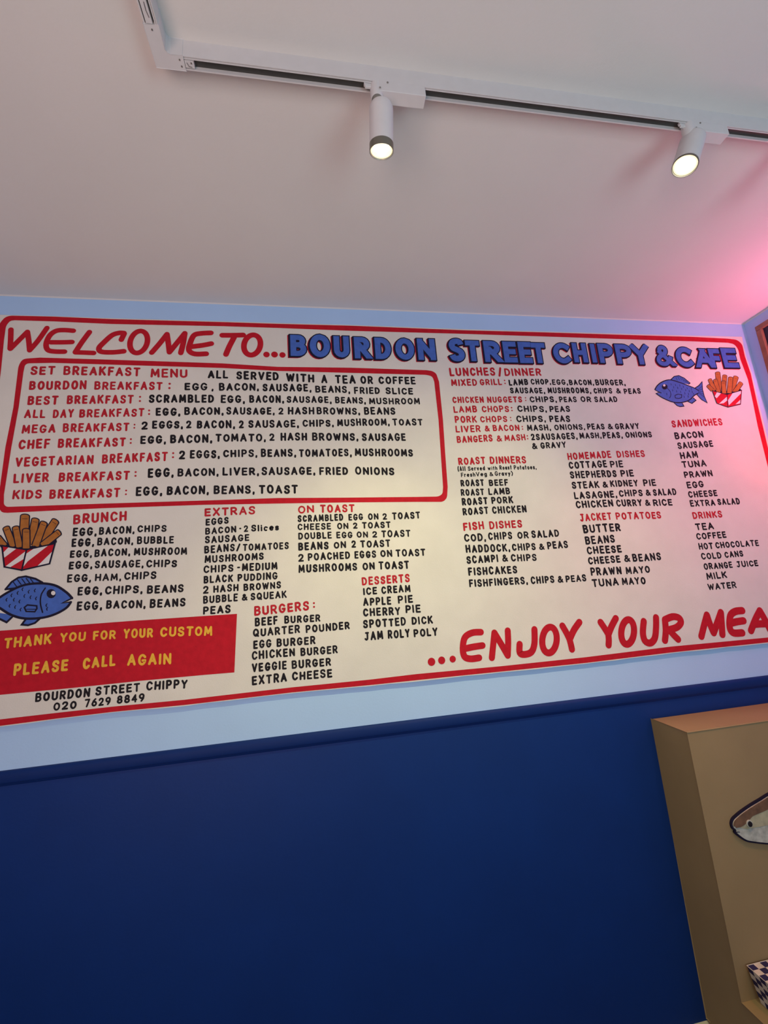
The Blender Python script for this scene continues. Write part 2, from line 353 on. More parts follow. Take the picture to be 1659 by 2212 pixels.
def glyph(mb, ch, o, ux, uy, wd, ht, sw, y, mi=0, cap='round', ext=0, smoothit=True):
    """o: lower-left of the ink box; ux, uy unit axes; wd, ht ink size; sw stroke width"""
    strokes = G[ch][1]; ring = False
    for s in strokes:
        if s == 'o': ring = True; continue
        closed = ring; ring = False
        if s[0] == 'c': closed = True; s = s[1:]
        pts = [o + ux * (sw / 2 + max(wd - sw, 0) * p[0]) + uy * (sw / 2 + (ht - sw) * p[1]) for p in s]
        if closed: pts = pts[:-1]
        elif len(pts) > 4 and smoothit:
            q = [pts[0]]
            for p in pts[1:]:
                if (p - q[-1]).length > ht * .04: q.append(p)
            pts = catmull(q, 2)
        cnt[0] += 1
        ribbon(mb, pts, sw, y - 1.2e-5 * (cnt[0] % 12), mi, closed, cap, ext)
def word(mb, text, z, xa, ya, xb, yb, h, weight, y=Y1, mi=0, jit=1.0):
    a, b = Z(z, xa, ya), Z(z, xb, yb); ta, tb = Z(z, xa, ya - h), Z(z, xb, yb - h)
    ht = ((ta.y - a.y) + (tb.y - b.y)) / 2
    sw = ht * weight * (1.35 if text == ':' else 1); gap = ht * 0.17
    ws = []
    for k, ch in enumerate(text):
        w = G[ch][0] * ht + (sw if G[ch][0] < .1 else 0.10 * ht)
        if ch == ',': w = sw * 1.1
        ws.append(w)
    tot = sum(ws) + gap * (len(text) - 1)
    span = (b - a).length * (.985 if len(text) > 2 else 1); s = span / tot if len(text) > 1 else (span / tot if G[text[0]][0] > .1 else 1)
    s = min(s, 1.9)
    fixed = sum(w for w, c in zip(ws, text) if G[c][0] < .1)   # thin glyphs keep their width
    if len(text) > 1:
        g2 = gap * s; s = (span - fixed - g2 * (len(text) - 1)) / max(tot - fixed - gap * (len(text) - 1), 1e-6)
        gap = g2
    u = (b - a).normalized(); pos = 0.0
    for ch, w in zip(text, ws):
        wi = w if G[ch][0] < .1 else w * s
        th = math.radians(rnd.uniform(-1.6, 1.6)) * jit; hh = ht * (1 + rnd.uniform(-.035, .035) * jit)
        ux = Vector((u.x * math.cos(th) - u.y * math.sin(th), u.x * math.sin(th) + u.y * math.cos(th)))
        uy = Vector((-math.sin(th) - u.y * 0.35, math.cos(th)))
        o = a + u * pos + Vector((0, rnd.uniform(-.02, .02) * ht * jit))
        glyph(mb, ch, o, ux, uy, wi, hh, sw * (1 + rnd.uniform(-.06, .06)), y)
        pos += wi + gap
TEXT = '''
r|A SET 225 657 413 656 67|BREAKFAST 472 658 1055 668 68|MENU 1123 676 1403 680 65
k|C ALL 380 705 628 708 97|SERVED 722 718 1238 730 100|B WITH 75 557 332 567 76|A 390 572 445 572 76|TEA 515 575 703 577 76|OR 742 577 855 580 72|COFFEE 905 580 1243 583 70
r|A BOURDON 215 770 650 766 68|BREAKFAST 703 768 1220 770 62|: 1255 768 1280 768 52
k|C EGG 103 848 380 850 92|, 425 850 450 850 90|BACON, 515 852 1000 852 92|SAUSAGE, 1035 860 1630 864 92|B BEANS, 337 655 655 662 64|FRIED 685 668 920 670 62|SLICE 968 670 1218 675 62
r|A BEST 203 882 437 878 68|BREAKFAST 497 875 1003 870 65|: 1035 862 1055 862 50
k|A SCRAMBLED 1110 865 1605 865 62|C EGG, 535 1000 830 1000 95|BACON, 877 998 1300 998 92|B SAUSAGE, 80 747 490 752 62|BEANS, 515 752 795 757 60|MUSHROOM 820 762 1282 762 58
r|A ALL 178 980 340 978 65|DAY 393 978 552 975 65|BREAKFAST 590 975 1083 967 63|: 1105 960 1125 960 45
k|A EGG, 1162 962 1350 962 62|C BACON, 100 1145 578 1140 95|SAUSAGE, 602 1140 1190 1138 90|2 1225 1137 1285 1137 85|B HASH 90 852 332 852 67|BROWNS, 350 852 745 855 65|BEANS 775 855 1060 855 67
r|A MEGA 160 1095 417 1088 65|BREAKFAST 468 1085 972 1075 65|: 995 1060 1015 1060 40
k|A 2 1055 1065 1103 1063 62|EGGS, 1135 1060 1370 1057 60|C 2 122 1303 187 1300 92|BACON, 248 1305 715 1302 97|2 752 1300 812 1300 92|SAUSAGE, 865 1298 1480 1290 92|B CHIPS, 222 962 508 962 65|MUSHROOM, 533 958 1012 952 65|TOAST 1030 952 1305 952 62
r|A CHEF 135 1213 375 1205 72|BREAKFAST 430 1202 945 1190 68|: 967 1175 988 1175 48
k|A EGG, 1047 1172 1243 1170 63|BACON, 1270 1168 1590 1163 65|C TOMATO, 470 1463 1085 1457 95|2 1118 1452 1180 1452 88|B HASH 25 1088 268 1085 72|BROWNS, 308 1088 730 1087 72|SAUSAGE 755 1090 1155 1090 70
r|A VEGETARIAN 110 1345 705 1320 70|BREAKFAST 760 1318 1258 1300 70|: 1283 1282 1300 1282 48
k|A 2 1335 1287 1382 1285 65|EGGS, 1417 1282 1645 1278 62|C CHIPS, 563 1648 980 1645 92|BEANS, 1015 1645 1445 1642 97|B TOMATOES, 190 1233 672 1227 70|MUSHROOMS 692 1225 1222 1230 70
r|A LIVER 98 1467 368 1455 72|BREAKFAST 435 1455 975 1440 70|: 1003 1422 1023 1422 48
k|A EGG, 1103 1425 1300 1418 68|C BACON, 18 1880 518 1868 97|LIVER, 555 1868 1000 1862 97|SAUSAGE, 1022 1862 1676 1856 98|B FRIED 373 1395 635 1393 72|ONIONS 695 1393 1052 1397 72
r|A KIDS 90 1587 315 1580 70|BREAKFAST 367 1583 903 1570 70|: 932 1558 950 1558 45
k|A EGG, 1013 1563 1215 1555 70|BACON, 1243 1553 1565 1547 67|C BEANS, 450 2088 950 2083 105|TOAST 990 2083 1465 2083 105
r|J BRUNCH 595 200 1038 168 82
k|J EGG, 590 298 790 290 68|BACON, 805 285 1100 272 62|CHIPS 1118 265 1360 260 58
k|J EGG, 582 385 770 375 68|BACON, 790 372 1090 362 62|BUBBLE 1115 360 1420 355 62
k|J EGG, 568 472 752 465 62|BACON, 768 465 1065 452 62|MUSHROOM 1090 452 1530 446 62
k|J EGG, 558 568 755 557 65|SAUSAGE, 770 557 1175 550 62|CHIPS 1190 550 1445 548 62
k|J EGG, 545 673 745 665 65|HAM, 772 662 990 656 60|CHIPS 1010 653 1277 642 62
k|J EGG, 630 780 835 770 72|CHIPS, 853 770 1165 760 68|BEANS 1195 765 1500 752 68
k|J EGG, 622 903 835 892 72|BACON, 862 888 1190 880 68|BEANS 1218 880 1515 868 72
y|J THANK 30 1212 425 1172 88|YOU 487 1162 700 1145 78|FOR 757 1143 945 1132 75|YOUR 1003 1130 1250 1118 78|CUSTOM 1303 1115 1735 1104 80
y|J PLEASE 108 1435 560 1390 98|CALL 672 1380 945 1350 92|AGAIN 1035 1352 1400 1338 92
k|J BOURDON 285 1648 738 1602 75|STREET 775 1595 1145 1560 72|CHIPPY 1190 1553 1530 1533 74
k|J 020 433 1718 625 1698 68|7629 688 1692 905 1667 68|8849 950 1662 1180 1642 68
r|D EXTRAS 220 190 805 163 95
k|D EGGS 232 293 500 270 80
k|D BACON 228 397 588 370 78|- 615 365 640 364 78|2 668 364 718 362 75|Slices 752 362 1073 347 78
k|D SAUSAGE 225 497 738 465 82
k|D BEANS 218 613 570 582 88|/ 580 585 632 582 85|TOMATOES 655 582 1187 558 80
k|D MUSHROOMS 220 720 905 678 85
k|D CHIPS 208 835 555 815 85|- 590 808 625 806 80|MEDIUM 645 812 1058 793 88
k|D BLACK 210 952 550 930 88|PUDDING 597 930 1060 903 85
k|D 2 202 1070 267 1065 88|HASH 320 1058 612 1037 85|BROWNS 665 1037 1098 1005 82
k|D BUBBLE 205 1182 605 1150 88|& 645 1148 710 1145 78|SQUEAK 745 1142 1163 1115 85
k|D PEAS 203 1305 523 1285 95
r|D BURGERS 785 1320 1420 1255 108|: 1455 1235 1478 1232 75
k|D BEEF 793 1440 1060 1415 98|BURGER 1128 1410 1545 1382 88
k|D QUARTER 772 1562 1315 1512 95|E POUNDER 155 1448 640 1402 86
k|D EGG 775 1698 985 1675 98|BURGER 1040 1675 1490 1640 95
k|D CHICKEN 757 1820 1258 1775 98|E BURGER 97 1697 508 1665 88
k|D VEGGIE 757 1962 1162 1925 102|E BURGER 2 1837 435 1800 92
k|D EXTRA 760 2110 1165 2067 106|E CHEESE 5 1962 450 1927 95
r|E ON 70 148 245 137 82|TOAST 308 140 690 133 88
k|E SCRAMBLED 65 243 570 225 76|EGG 618 224 780 220 72|ON 830 217 945 213 70|2 990 215 1038 213 70|TOAST 1092 215 1405 203 78
k|E CHEESE 65 330 435 320 72|ON 495 318 618 315 70|2 668 312 717 312 70|TOAST 765 312 1083 305 72
k|E DOUBLE 72 432 443 418 76|EGG 487 418 665 413 72|ON 708 412 830 410 70|2 877 410 930 408 72|TOAST 975 408 1298 400 78
k|E BEANS 72 550 408 535 88|ON 458 528 592 523 75|2 650 520 700 518 78|TOAST 747 518 1080 512 80
k|E 2 72 672 133 668 85|POACHED 177 663 643 638 84|EGGS 683 637 922 628 82|ON 965 622 1095 618 78|TOAST 1132 618 1460 608 82
k|E MUSHROOMS 75 793 723 764 88|ON 770 762 905 758 82|TOAST 945 758 1285 748 88
r|E DESSERTS 765 930 1293 892 92
k|E ICE 778 1037 932 1025 82|CREAM 977 1023 1297 998 85
k|E APPLE 778 1152 1088 1135 90|PIE 1157 1128 1322 1115 88
k|E CHERRY 778 1268 1188 1248 90|PIE 1238 1230 1407 1225 90
k|E SPOTTED 778 1397 1250 1362 92|DICK 1305 1357 1540 1343 88
k|E JAM 792 1530 1000 1512 95|ROLY 1045 1508 1290 1492 94|POLY 1328 1493 1592 1475 90
r|F LUNCHES 80 380 450 374 67|/ 468 380 498 378 70|DINNER 518 378 815 376 62
r|F MIXED 93 458 303 454 54|GRILL 322 452 500 450 50|: 515 445 530 445 38
k|F LAMB 552 455 708 449 50|CHOP, 728 446 890 445 45|EGG, 897 448 1025 449 45|BACON, 1033 450 1233 451 45|BURGER, 1243 452 1485 453 48
k|F SAUSAGE, 562 515 845 517 47|MUSHROOMS, 862 515 1213 516 47|CHIPS 1228 517 1378 518 45|& 1408 517 1445 517 42|PEAS 1470 521 1605 518 45
r|F CHICKEN 103 593 357 591 50|NUGGETS 380 592 662 587 50|: 680 580 693 580 35
k|F CHIPS, 720 587 937 587 48|PEAS 955 587 1095 586 45|OR 1125 585 1208 585 45|SALAD 1235 586 1420 585 45
r|F LAMB 112 671 302 667 54|CHOPS 337 666 557 664 51|: 570 660 585 660 38
k|F CHIPS, 622 664 857 664 50|PEAS 877 665 1043 664 50
r|F PORK 122 752 300 748 55|CHOPS 325 748 543 744 50|: 562 738 577 738 35
k|F CHIPS, 613 745 850 744 52|PEAS 877 745 1043 743 52
r|F LIVER 128 828 330 823 55|& 360 818 400 818 48|BACON 425 818 640 813 50|: 655 808 668 808 35
k|F MASH, 698 814 890 811 48|ONIONS, 915 809 1163 805 46|PEAS 1177 805 1318 803 48|& 1342 802 1382 802 45|GRAVY 1400 804 1595 800 49
r|F BANGERS 138 912 428 899 56|& 455 899 497 897 48|MASH 518 896 688 891 50|: 695 885 708 885 38
k|F 2SAUSAGES, 730 890 1105 880 53|MASH, 1117 878 1292 872 47|H PEAS, 555 365 790 359 75|ONIONS 820 357 1133 349 70
k|F & 738 962 780 960 48|GRAVY 805 957 1012 948 50
r|G ROAST 108 182 415 168 85|DINNERS 460 168 873 160 84
k|G (All 97 250 188 246 55|Served 213 245 408 238 50|with 435 238 545 235 45|Roast 567 233 705 230 50|Potatoes, 728 232 985 228 50
k|G Fresh 135 315 298 308 50|Veg 303 308 428 304 50|& 455 305 497 302 45|Gravy) 515 303 722 298 52
k|G ROAST 133 422 400 415 78|BEEF 450 416 668 410 75
k|G ROAST 135 527 400 518 78|LAMB 443 515 690 506 77
k|G ROAST 147 636 440 618 84|PORK 478 615 725 606 81
k|G ROAST 157 745 450 727 84|CHICKEN 487 727 878 709 82
r|G FISH 162 918 400 900 95|DISHES 455 898 828 878 88
k|G COD, 172 1040 420 1031 87|CHIPS 442 1020 715 1008 85|OR 768 1005 895 1002 80|SALAD 928 1000 1240 980 84
k|G HADDOCK, 190 1165 695 1146 90|CHIPS 710 1143 978 1130 82|& 1012 1130 1072 1127 72|PEAS 1105 1124 1340 1108 84
k|G SCAMPI 200 1288 560 1266 88|& 600 1265 663 1262 80|CHIPS 697 1262 988 1251 82
k|G FISHCAKES 218 1420 775 1392 91
k|G FISHFINGERS, 228 1550 895 1512 87|CHIPS 918 1512 1188 1500 85|& 1220 1500 1282 1496 80|PEAS 1310 1496 1545 1481 80
r|H HOMEMADE 145 615 662 588 84|DISHES 720 587 1052 578 80
k|H COTTAGE 160 718 612 700 84|PIE 643 703 795 698 80
k|H SHEPHERDS 175 830 725 812 85|PIE 765 812 920 806 80
k|H STEAK 195 952 520 939 85|& 553 937 615 934 75|KIDNEY 643 930 970 919 79|PIE 1028 920 1180 915 80
k|H LASAGNE, 222 1072 730 1052 85|CHIPS 745 1043 1025 1034 80|& 1057 1032 1115 1029 72|SALAD 1142 1032 1418 1021 80
k|H CHICKEN 242 1178 685 1158 86|CURRY 715 1160 1018 1150 83|& 1050 1149 1110 1147 72|RICE 1143 1152 1370 1144 80
r|H JACKET 290 1332 665 1310 90|POTATOES 710 1312 1245 1296 86
k|H BUTTER 328 1470 770 1443 98
k|H BEANS 352 1600 703 1577 95
k|H CHEESE 372 1716 783 1692 92
k|H CHEESE 385 1834 768 1810 90|& 805 1804 875 1801 85|BEANS 905 1803 1240 1780 92
k|H PRAWN 415 1965 780 1946 95|MAYO 825 1946 1110 1927 88
k|H TUNA 432 2097 745 2076 93|MAYO 780 2072 1060 2062 88
r|I SANDWICHES 120 235 718 208 85
k|I BACON 155 373 493 350 80
k|I SAUSAGE 190 487 607 458 78
k|I HAM 218 602 427 588 82
k|I TUNA 240 707 527 688 80
k|I PRAWN 265 826 600 803 78
k|I EGG 297 947 495 930 82
k|I CHEESE 315 1056 655 1033 75
k|I EXTRA 335 1160 630 1145 77|SALAD 655 1140 917 1130 76
r|I DRINKS 365 1302 712 1281 82
k|I TEA 397 1434 612 1420 82
k|I COFFEE 407 1543 760 1519 78
k|I HOT 435 1660 603 1650 78|CHOCOLATE 630 1646 1140 1613 74
k|I COLD 465 1776 702 1759 77|CANS 737 1756 955 1737 74
k|I ORANGE 493 1893 832 1870 77|JUICE 875 1866 1130 1848 74
k|I MILK 527 2011 765 1987 82|WATER
k|I WATER 540 2130 877 2105 78
'''
CN = {'r': ('red', 'red2', 0.215), 'k': ('black', 'black', 0.225), 'y': ('yellow', 'yellow', 0.215)}
for line in TEXT.strip().split('\n'):
    parts = line.split('|'); c = parts[0]; zoom = None; mb = MB(); said = []
    for p in parts[1:]:
        t = p.split()
        yl = Y1 - (0.0005 if c == 'y' else 0.0)
        if len(t) == 1: continue
        if len(t) == 7: zoom = t[0]; t = t[1:]
        txt = t[0]; v = [float(q) for q in t[1:]]
        word(mb, txt, zoom, *v, CN[c][2] * (0.92 if zoom in 'G' and v[4] < 60 else 1.0), yl); said.append(txt)
    s = ' '.join(said).replace(' ,', ',').replace(' :', ':')
    if 'BOURDON' in s and 'BREAKFAST' not in s: lab = 'black painted name line under the red banner'
    elif 'BOURDON' in s: lab = 'red painted words at the start of the second breakfast row'
    else: lab = '%s painted menu words reading %s' % (CN[c][0], s.lower())
    mb.build('lettering', M[CN[c][1]], board, label=lab)

# big red brush words
def brush(name, lab, zoom, sw, strokes, dots=()):
    mb = MB(); o = ZO[zoom]; k = 0
    ref = (Z(zoom, strokes[0][0][0] + 10, strokes[0][0][1]) - Z(zoom, *strokes[0][0])).length / 10
    for s in strokes:
        closed = s[0] == 'c'; s = s[1:] if closed else s
        pts = [Z(zoom, *p) for p in s]
        loc = (Z(zoom, s[0][0] + 10, s[0][1]) - Z(zoom, *s[0])).length / 10
        if len(pts) > 2: pts = catmull(pts, 5, closed)
        k += 1; ribbon(mb, pts, sw * loc, Y1 - 1.2e-5 * k, 0, closed)
    for x, y, r in dots:
        loc = (Z(zoom, x + 10, y) - Z(zoom, x, y)).length / 10
        k += 1; ribbon(mb, [Z(zoom, x, y)], 2 * r * loc, Y1 - 1.2e-5 * k)
    mb.build(name, M['red'], board, label=lab)
def oval(cx, cy, rx, ry, lean=0, n=16):
    return ['c'] + [(cx + rx * math.cos(2 * PI * k / n) - lean * math.sin(2 * PI * k / n), cy + ry * math.sin(2 * PI * k / n)) for k in range(n)]
brush('lettering', 'large red slanted brush words reading welcome', 'A', 42, [
    [(82, 318), (80, 390), (76, 460)], [(78, 462), (140, 400), (205, 335)], [(205, 335), (215, 400), (222, 473)], [(222, 473), (285, 400), (351, 306)],
    [(548, 327), (480, 322), (420, 328), (372, 362), (345, 425), (358, 470), (410, 482), (482, 483)], [(538, 411), (470, 413), (380, 413)],
    [(668, 337), (610, 415), (563, 487)], [(563, 488), (630, 490), (700, 493)],
    [(906, 394), (928, 348)], [(926, 344), (885, 344), (835, 362), (775, 415), (740, 455), (755, 483), (840, 488), (925, 480)],
    oval(1036, 411, 64, 82, 14), [(1133, 490), (1190, 425), (1247, 353)], [(1247, 353), (1257, 420), (1265, 487)], [(1265, 487), (1320, 420), (1380, 346)], [(1380, 346), (1368, 420), (1350, 492)],
    [(1575, 343), (1500, 347), (1448, 362), (1418, 425), (1412, 475), (1455, 500), (1540, 499)], [(1578, 423), (1510, 436), (1430, 446)]])
brush('lettering', 'large red slanted brush word reading to and three dots', 'C', 68, [
    [(553, 190), (680, 190), (805, 187)], [(695, 215), (640, 320), (598, 418)], oval(911, 306, 98, 120, 14)], [(1082, 420, 39), (1178, 420, 41), (1273, 425, 38)])
brush('lettering', 'large red brush words reading enjoy your meal', 'K', 29, [
    [(303, 187), (262, 190), (228, 212), (218, 262), (226, 302), (255, 313), (295, 308)], [(311, 250), (270, 256), (232, 264)],
    [(355, 308), (362, 240), (367, 190)], [(367, 190), (400, 245), (430, 297)], [(430, 297), (432, 235), (430, 180)],
    [(556, 174), (556, 240), (542, 280), (510, 292), (487, 284), (486, 244)], oval(627, 224, 34, 61, 4),
    [(688, 157), (708, 192), (722, 222)], [(768, 140), (742, 178), (722, 222)], [(722, 222), (728, 245), (733, 268)],
    [(868, 140), (888, 170), (905, 198)], [(940, 122), (920, 160), (905, 198)], [(905, 198), (907, 225), (906, 248)], oval(996, 186, 30, 58, 4),
    [(1072, 136), (1068, 190), (1078, 228), (1103, 238), (1124, 215), (1130, 165), (1130, 118)],
    [(1172, 130), (1176, 180), (1172, 226)], [(1172, 128), (1208, 114), (1238, 120), (1247, 142), (1226, 165), (1180, 178)], [(1192, 176), (1213, 200), (1234, 221)],
    [(1344, 207), (1358, 150), (1370, 106)], [(1370, 106), (1385, 150), (1402, 190)], [(1402, 190), (1420, 140), (1436, 94)], [(1436, 94), (1440, 150), (1443, 198)],
    [(1537, 85), (1502, 90), (1480, 112), (1478, 165), (1495, 190), (1537, 190)], [(1543, 133), (1510, 138), (1485, 144)],
    [(1578, 180), (1600, 125), (1620, 86)], [(1620, 86), (1645, 130), (1668, 176)], [(1594, 150), (1620, 148), (1650, 147)],
    [(1722, 75), (1730, 120), (1735, 165)], [(1735, 165), (1760, 162), (1790, 158)]], [(70, 327, 18), (118, 320, 17), (170, 314, 15)])

# blue block title with black outline and red drop edge
def clip_y(poly, lo, hi, up):
    for sgn, lim in ((1, lo), (-1, hi)):
        out = []
        for i, p in enumerate(poly):
            q = poly[(i + 1) % len(poly)]; a, b = sgn * (p.dot(up) - lim), sgn * (q.dot(up) - lim)
            if a >= 0: out.append(p)
            if (a >= 0) != (b >= 0): out.append(p.lerp(q, a / (a - b)))
        poly = out
    return poly
def block(zoom, ch, x0, y0, x1, y1, mb):
    """x0,y0 lower-left and x1,y1 upper-right of the painted letter; layers 0 red, 1 black, 2 blue"""
    a, c = Z(zoom, x0, y0), Z(zoom, x1, y1); e = 0.0042
    bl, br = Z(zoom, x0, y0), Z(zoom, x1, y0)
    wd, ht = (br - bl).length - 2 * e - .0032, (c.y - br.y) - 2 * e - .002
    u = (br - bl).normalized() * 1.0; u = Vector((u.x, u.y * .25)).normalized(); up = Vector((0, 1))
    o = bl + Vector((e + .0042, e + .0042))
    sw = ht * (0.248 if ch != '&' else 0.20)
    if ch in 'CA': wd *= (1.08 if ch == 'C' else 1.13)
    cnt[0] = 0
    for mi, ex, offs, y in ((0, e * .85, [(-.0074, -.0058), (-.0058, -.0046)], Y1), (1, e * .92, [(-.0038, -.0034), (-.0019, -.0017), (0, 0)], Y1 - .0003), (2, -e * .1, [(0, 0)], Y1 - .0006)):
        for dx, dy in offs:
            oo = o + Vector((dx, dy)); ring = False
            for s in G[ch][1]:
                if s == 'o': ring = True; continue
                closed = ring; ring = False
                if s[0] == 'c': closed = True; s = s[1:]
                pts = [oo + u * (sw / 2 + max(wd - sw, 0) * p[0]) + up * (sw / 2 + (ht - sw) * p[1]) for p in s]
                cnt[0] += 1; yy = y - 6e-6 * (cnt[0] % 40)
                if closed: ribbon(mb, pts[:-1], sw + 2 * ex, yy, mi, True)
                elif len(pts) > 2:
                    if ch == 'U' or ch in 'BPRD': q = pts
                    else: q = catmull(pts, 3)
                    ribbon(mb, q, sw + 2 * ex, yy, mi, False, 'butt', ex + (sw * .0 if ch not in 'U' else sw / 2))
                else:
                    d = (pts[1] - pts[0]).normalized(); nn = Vector((-d.y, d.x)); straight = abs(d.x) < .05 or abs(d.y) < .1
                    hw = sw / 2 + ex; el = (sw / 2 + ex) if straight else sw
                    if ch == 'Y' and abs(d.x) > .05: el = sw * .5
                    p0, p1 = pts[0] - d * el, pts[1] + d * (el if not (ch == 'Y' and abs(d.x) > .05) else sw * .1)
                    poly = [p0 + nn * hw, p0 - nn * hw, p1 - nn * hw, p1 + nn * hw]
                    poly = clip_y(poly, oo.y - ex, oo.y + ht + ex, up)
                    if ch == 'N' and len(poly) > 2: poly = clip_y(poly, oo.x - ex, oo.x + wd * u.x + ex, Vector((1, 0)))
                    # baseline leans with u: fine, letters are short
                    if len(poly) > 2: mb.face([(p.x, yy, p.y) for p in poly], mi)
TITLE = [('B', 'B', 96, 345, 268, 135), ('B', 'O', 272, 355, 482, 130), ('B', 'U', 488, 358, 655, 146), ('B', 'R', 673, 367, 843, 155), ('B', 'D', 860, 372, 1030, 160), ('B', 'O', 1045, 378, 1240, 165), ('B', 'N', 1245, 380, 1430, 170),
    ('F', 'S', 68, 275, 215, 75), ('F', 'T', 203, 273, 337, 92), ('F', 'R', 350, 280, 503, 95), ('F', 'E', 505, 284, 632, 100), ('F', 'E', 628, 288, 752, 103), ('F', 'T', 733, 288, 864, 110),
    ('F', 'C', 905, 290, 1062, 112), ('F', 'H', 1062, 282, 1193, 112), ('F', 'I', 1195, 284, 1276, 118), ('F', 'P', 1268, 287, 1404, 117), ('F', 'P', 1407, 293, 1552, 122), ('F', 'Y', 1530, 298, 1692, 122),
    ('L', '&', 118, 1115, 392, 805), ('L', 'C', 400, 1130, 662, 828), ('L', 'A', 664, 1135, 908, 850), ('L', 'F', 868, 1140, 1050, 852), ('L', 'E', 1045, 1138, 1280, 845)]
for z, ch, x0, y0, x1, y1 in TITLE:
    mb = MB(); block(z, ch, x0, y0, x1, y1, mb)
    mb.build('title_letter', [M['red'], M['ink'], M['blue']], board, label='blue block letter %s with black and red edge' % (ch if ch != '&' else 'and-sign'))

# painted chips and fish
def picture(name, lab, zoom, items, mats, line_w):
    """items: ('fill', mat_index, pts, smooth) or ('line', mat_index, pts, width_factor, smooth, closed)"""
    mb = MB(); k = 0
    for it in items:
        k += 1; y = Y1 - 3e-5 * k
        if it[0] == 'fill':
            pts = [Z(zoom, *p) for p in it[2]]
            if it[3]: pts = catmull(pts, 5, True)
            fill(mb, [pts], y, it[1])
        else:
            pts = [Z(zoom, *p) for p in it[2]]
            if it[4] and len(pts) > 2: pts = catmull(pts, 5, it[5])
            ribbon(mb, pts, line_w * it[3], y, it[1], it[5])
    return mb.build(name, mats, board, label=lab)
def chips_items(sticks, dx0, box_o, left_face, right_face, stripesL, stripesR):
    it = [('fill', 0, dx0, False)]
    for (a, b, w) in sticks:
        ax, ay = a; bx, by = b; L = math.hypot(bx - ax, by - ay); nx, ny = -(by - ay) / L * w / 2, (bx - ax) / L * w / 2
        tx, ty = (bx - ax) / L, (by - ay) / L
        q = [(ax + nx, ay + ny)] + [(bx + nx * math.cos(g) * .95 + tx * w * .22 * math.sin(g) - tx * 4, by + ny * math.cos(g) * .95 + ty * w * .22 * math.sin(g) - ty * 4) for g in [PI * k / 8 for k in range(9)]] + [(ax - nx, ay - ny)]
        it.append(('fill', 1, q, False)); it.append(('line', 0, q, 0.55, False, False))
        it.append(('line', 0, [(bx + nx * .55 - tx * w * .32, by + ny * .55 - ty * w * .32), (bx - nx * .5 - tx * w * .32, by - ny * .5 - ty * w * .32)], 0.22, False, False))
    it += [('fill', 2, left_face, False), ('fill', 2, right_face, False)]
    for s in stripesL + stripesR: it.append(('fill', 3, s, False))
    it += [('line', 0, left_face, 0.8, False, True), ('line', 0, right_face, 0.8, False, True)]
    return it
# upper right chips, zoom L
picture('painted_chips', 'painted box of chips at the upper right', 'L', chips_items(
    [((990, 1440), (960, 1185), 72), ((1040, 1440), (1060, 1225), 66), ((880, 1440), (945, 1275), 10), ((975, 1460), (925, 1285), 60), ((920, 1430), (850, 1280), 56), ((890, 1430), (825, 1365), 52), ((1150, 1440), (1215, 1245), 74), ((1050, 1475), (1040, 1310), 64),
     ((1120, 1470), (1140, 1255), 68), ((1195, 1455), (1285, 1330), 66)],
    [(868, 1415), (900, 1400), (1080, 1440), (1260, 1400), (1300, 1430), (1095, 1520)], None,
    [(885, 1437), (1088, 1490), (1100, 1665), (948, 1612)], [(1088, 1490), (1290, 1430), (1275, 1625), (1100, 1665)],
    [[(950, 1455), (1008, 1470), (945, 1540), (918, 1515)], [(1085, 1520), (1092, 1570), (1040, 1610), (975, 1618)]],
    [[(1165, 1472), (1280, 1440), (1280, 1475), (1112, 1640), (1102, 1570)], [(1273, 1560), (1270, 1612), (1205, 1625)]]), [M['ink'], M['chip'], M['red'], M['white']], 0.0042)
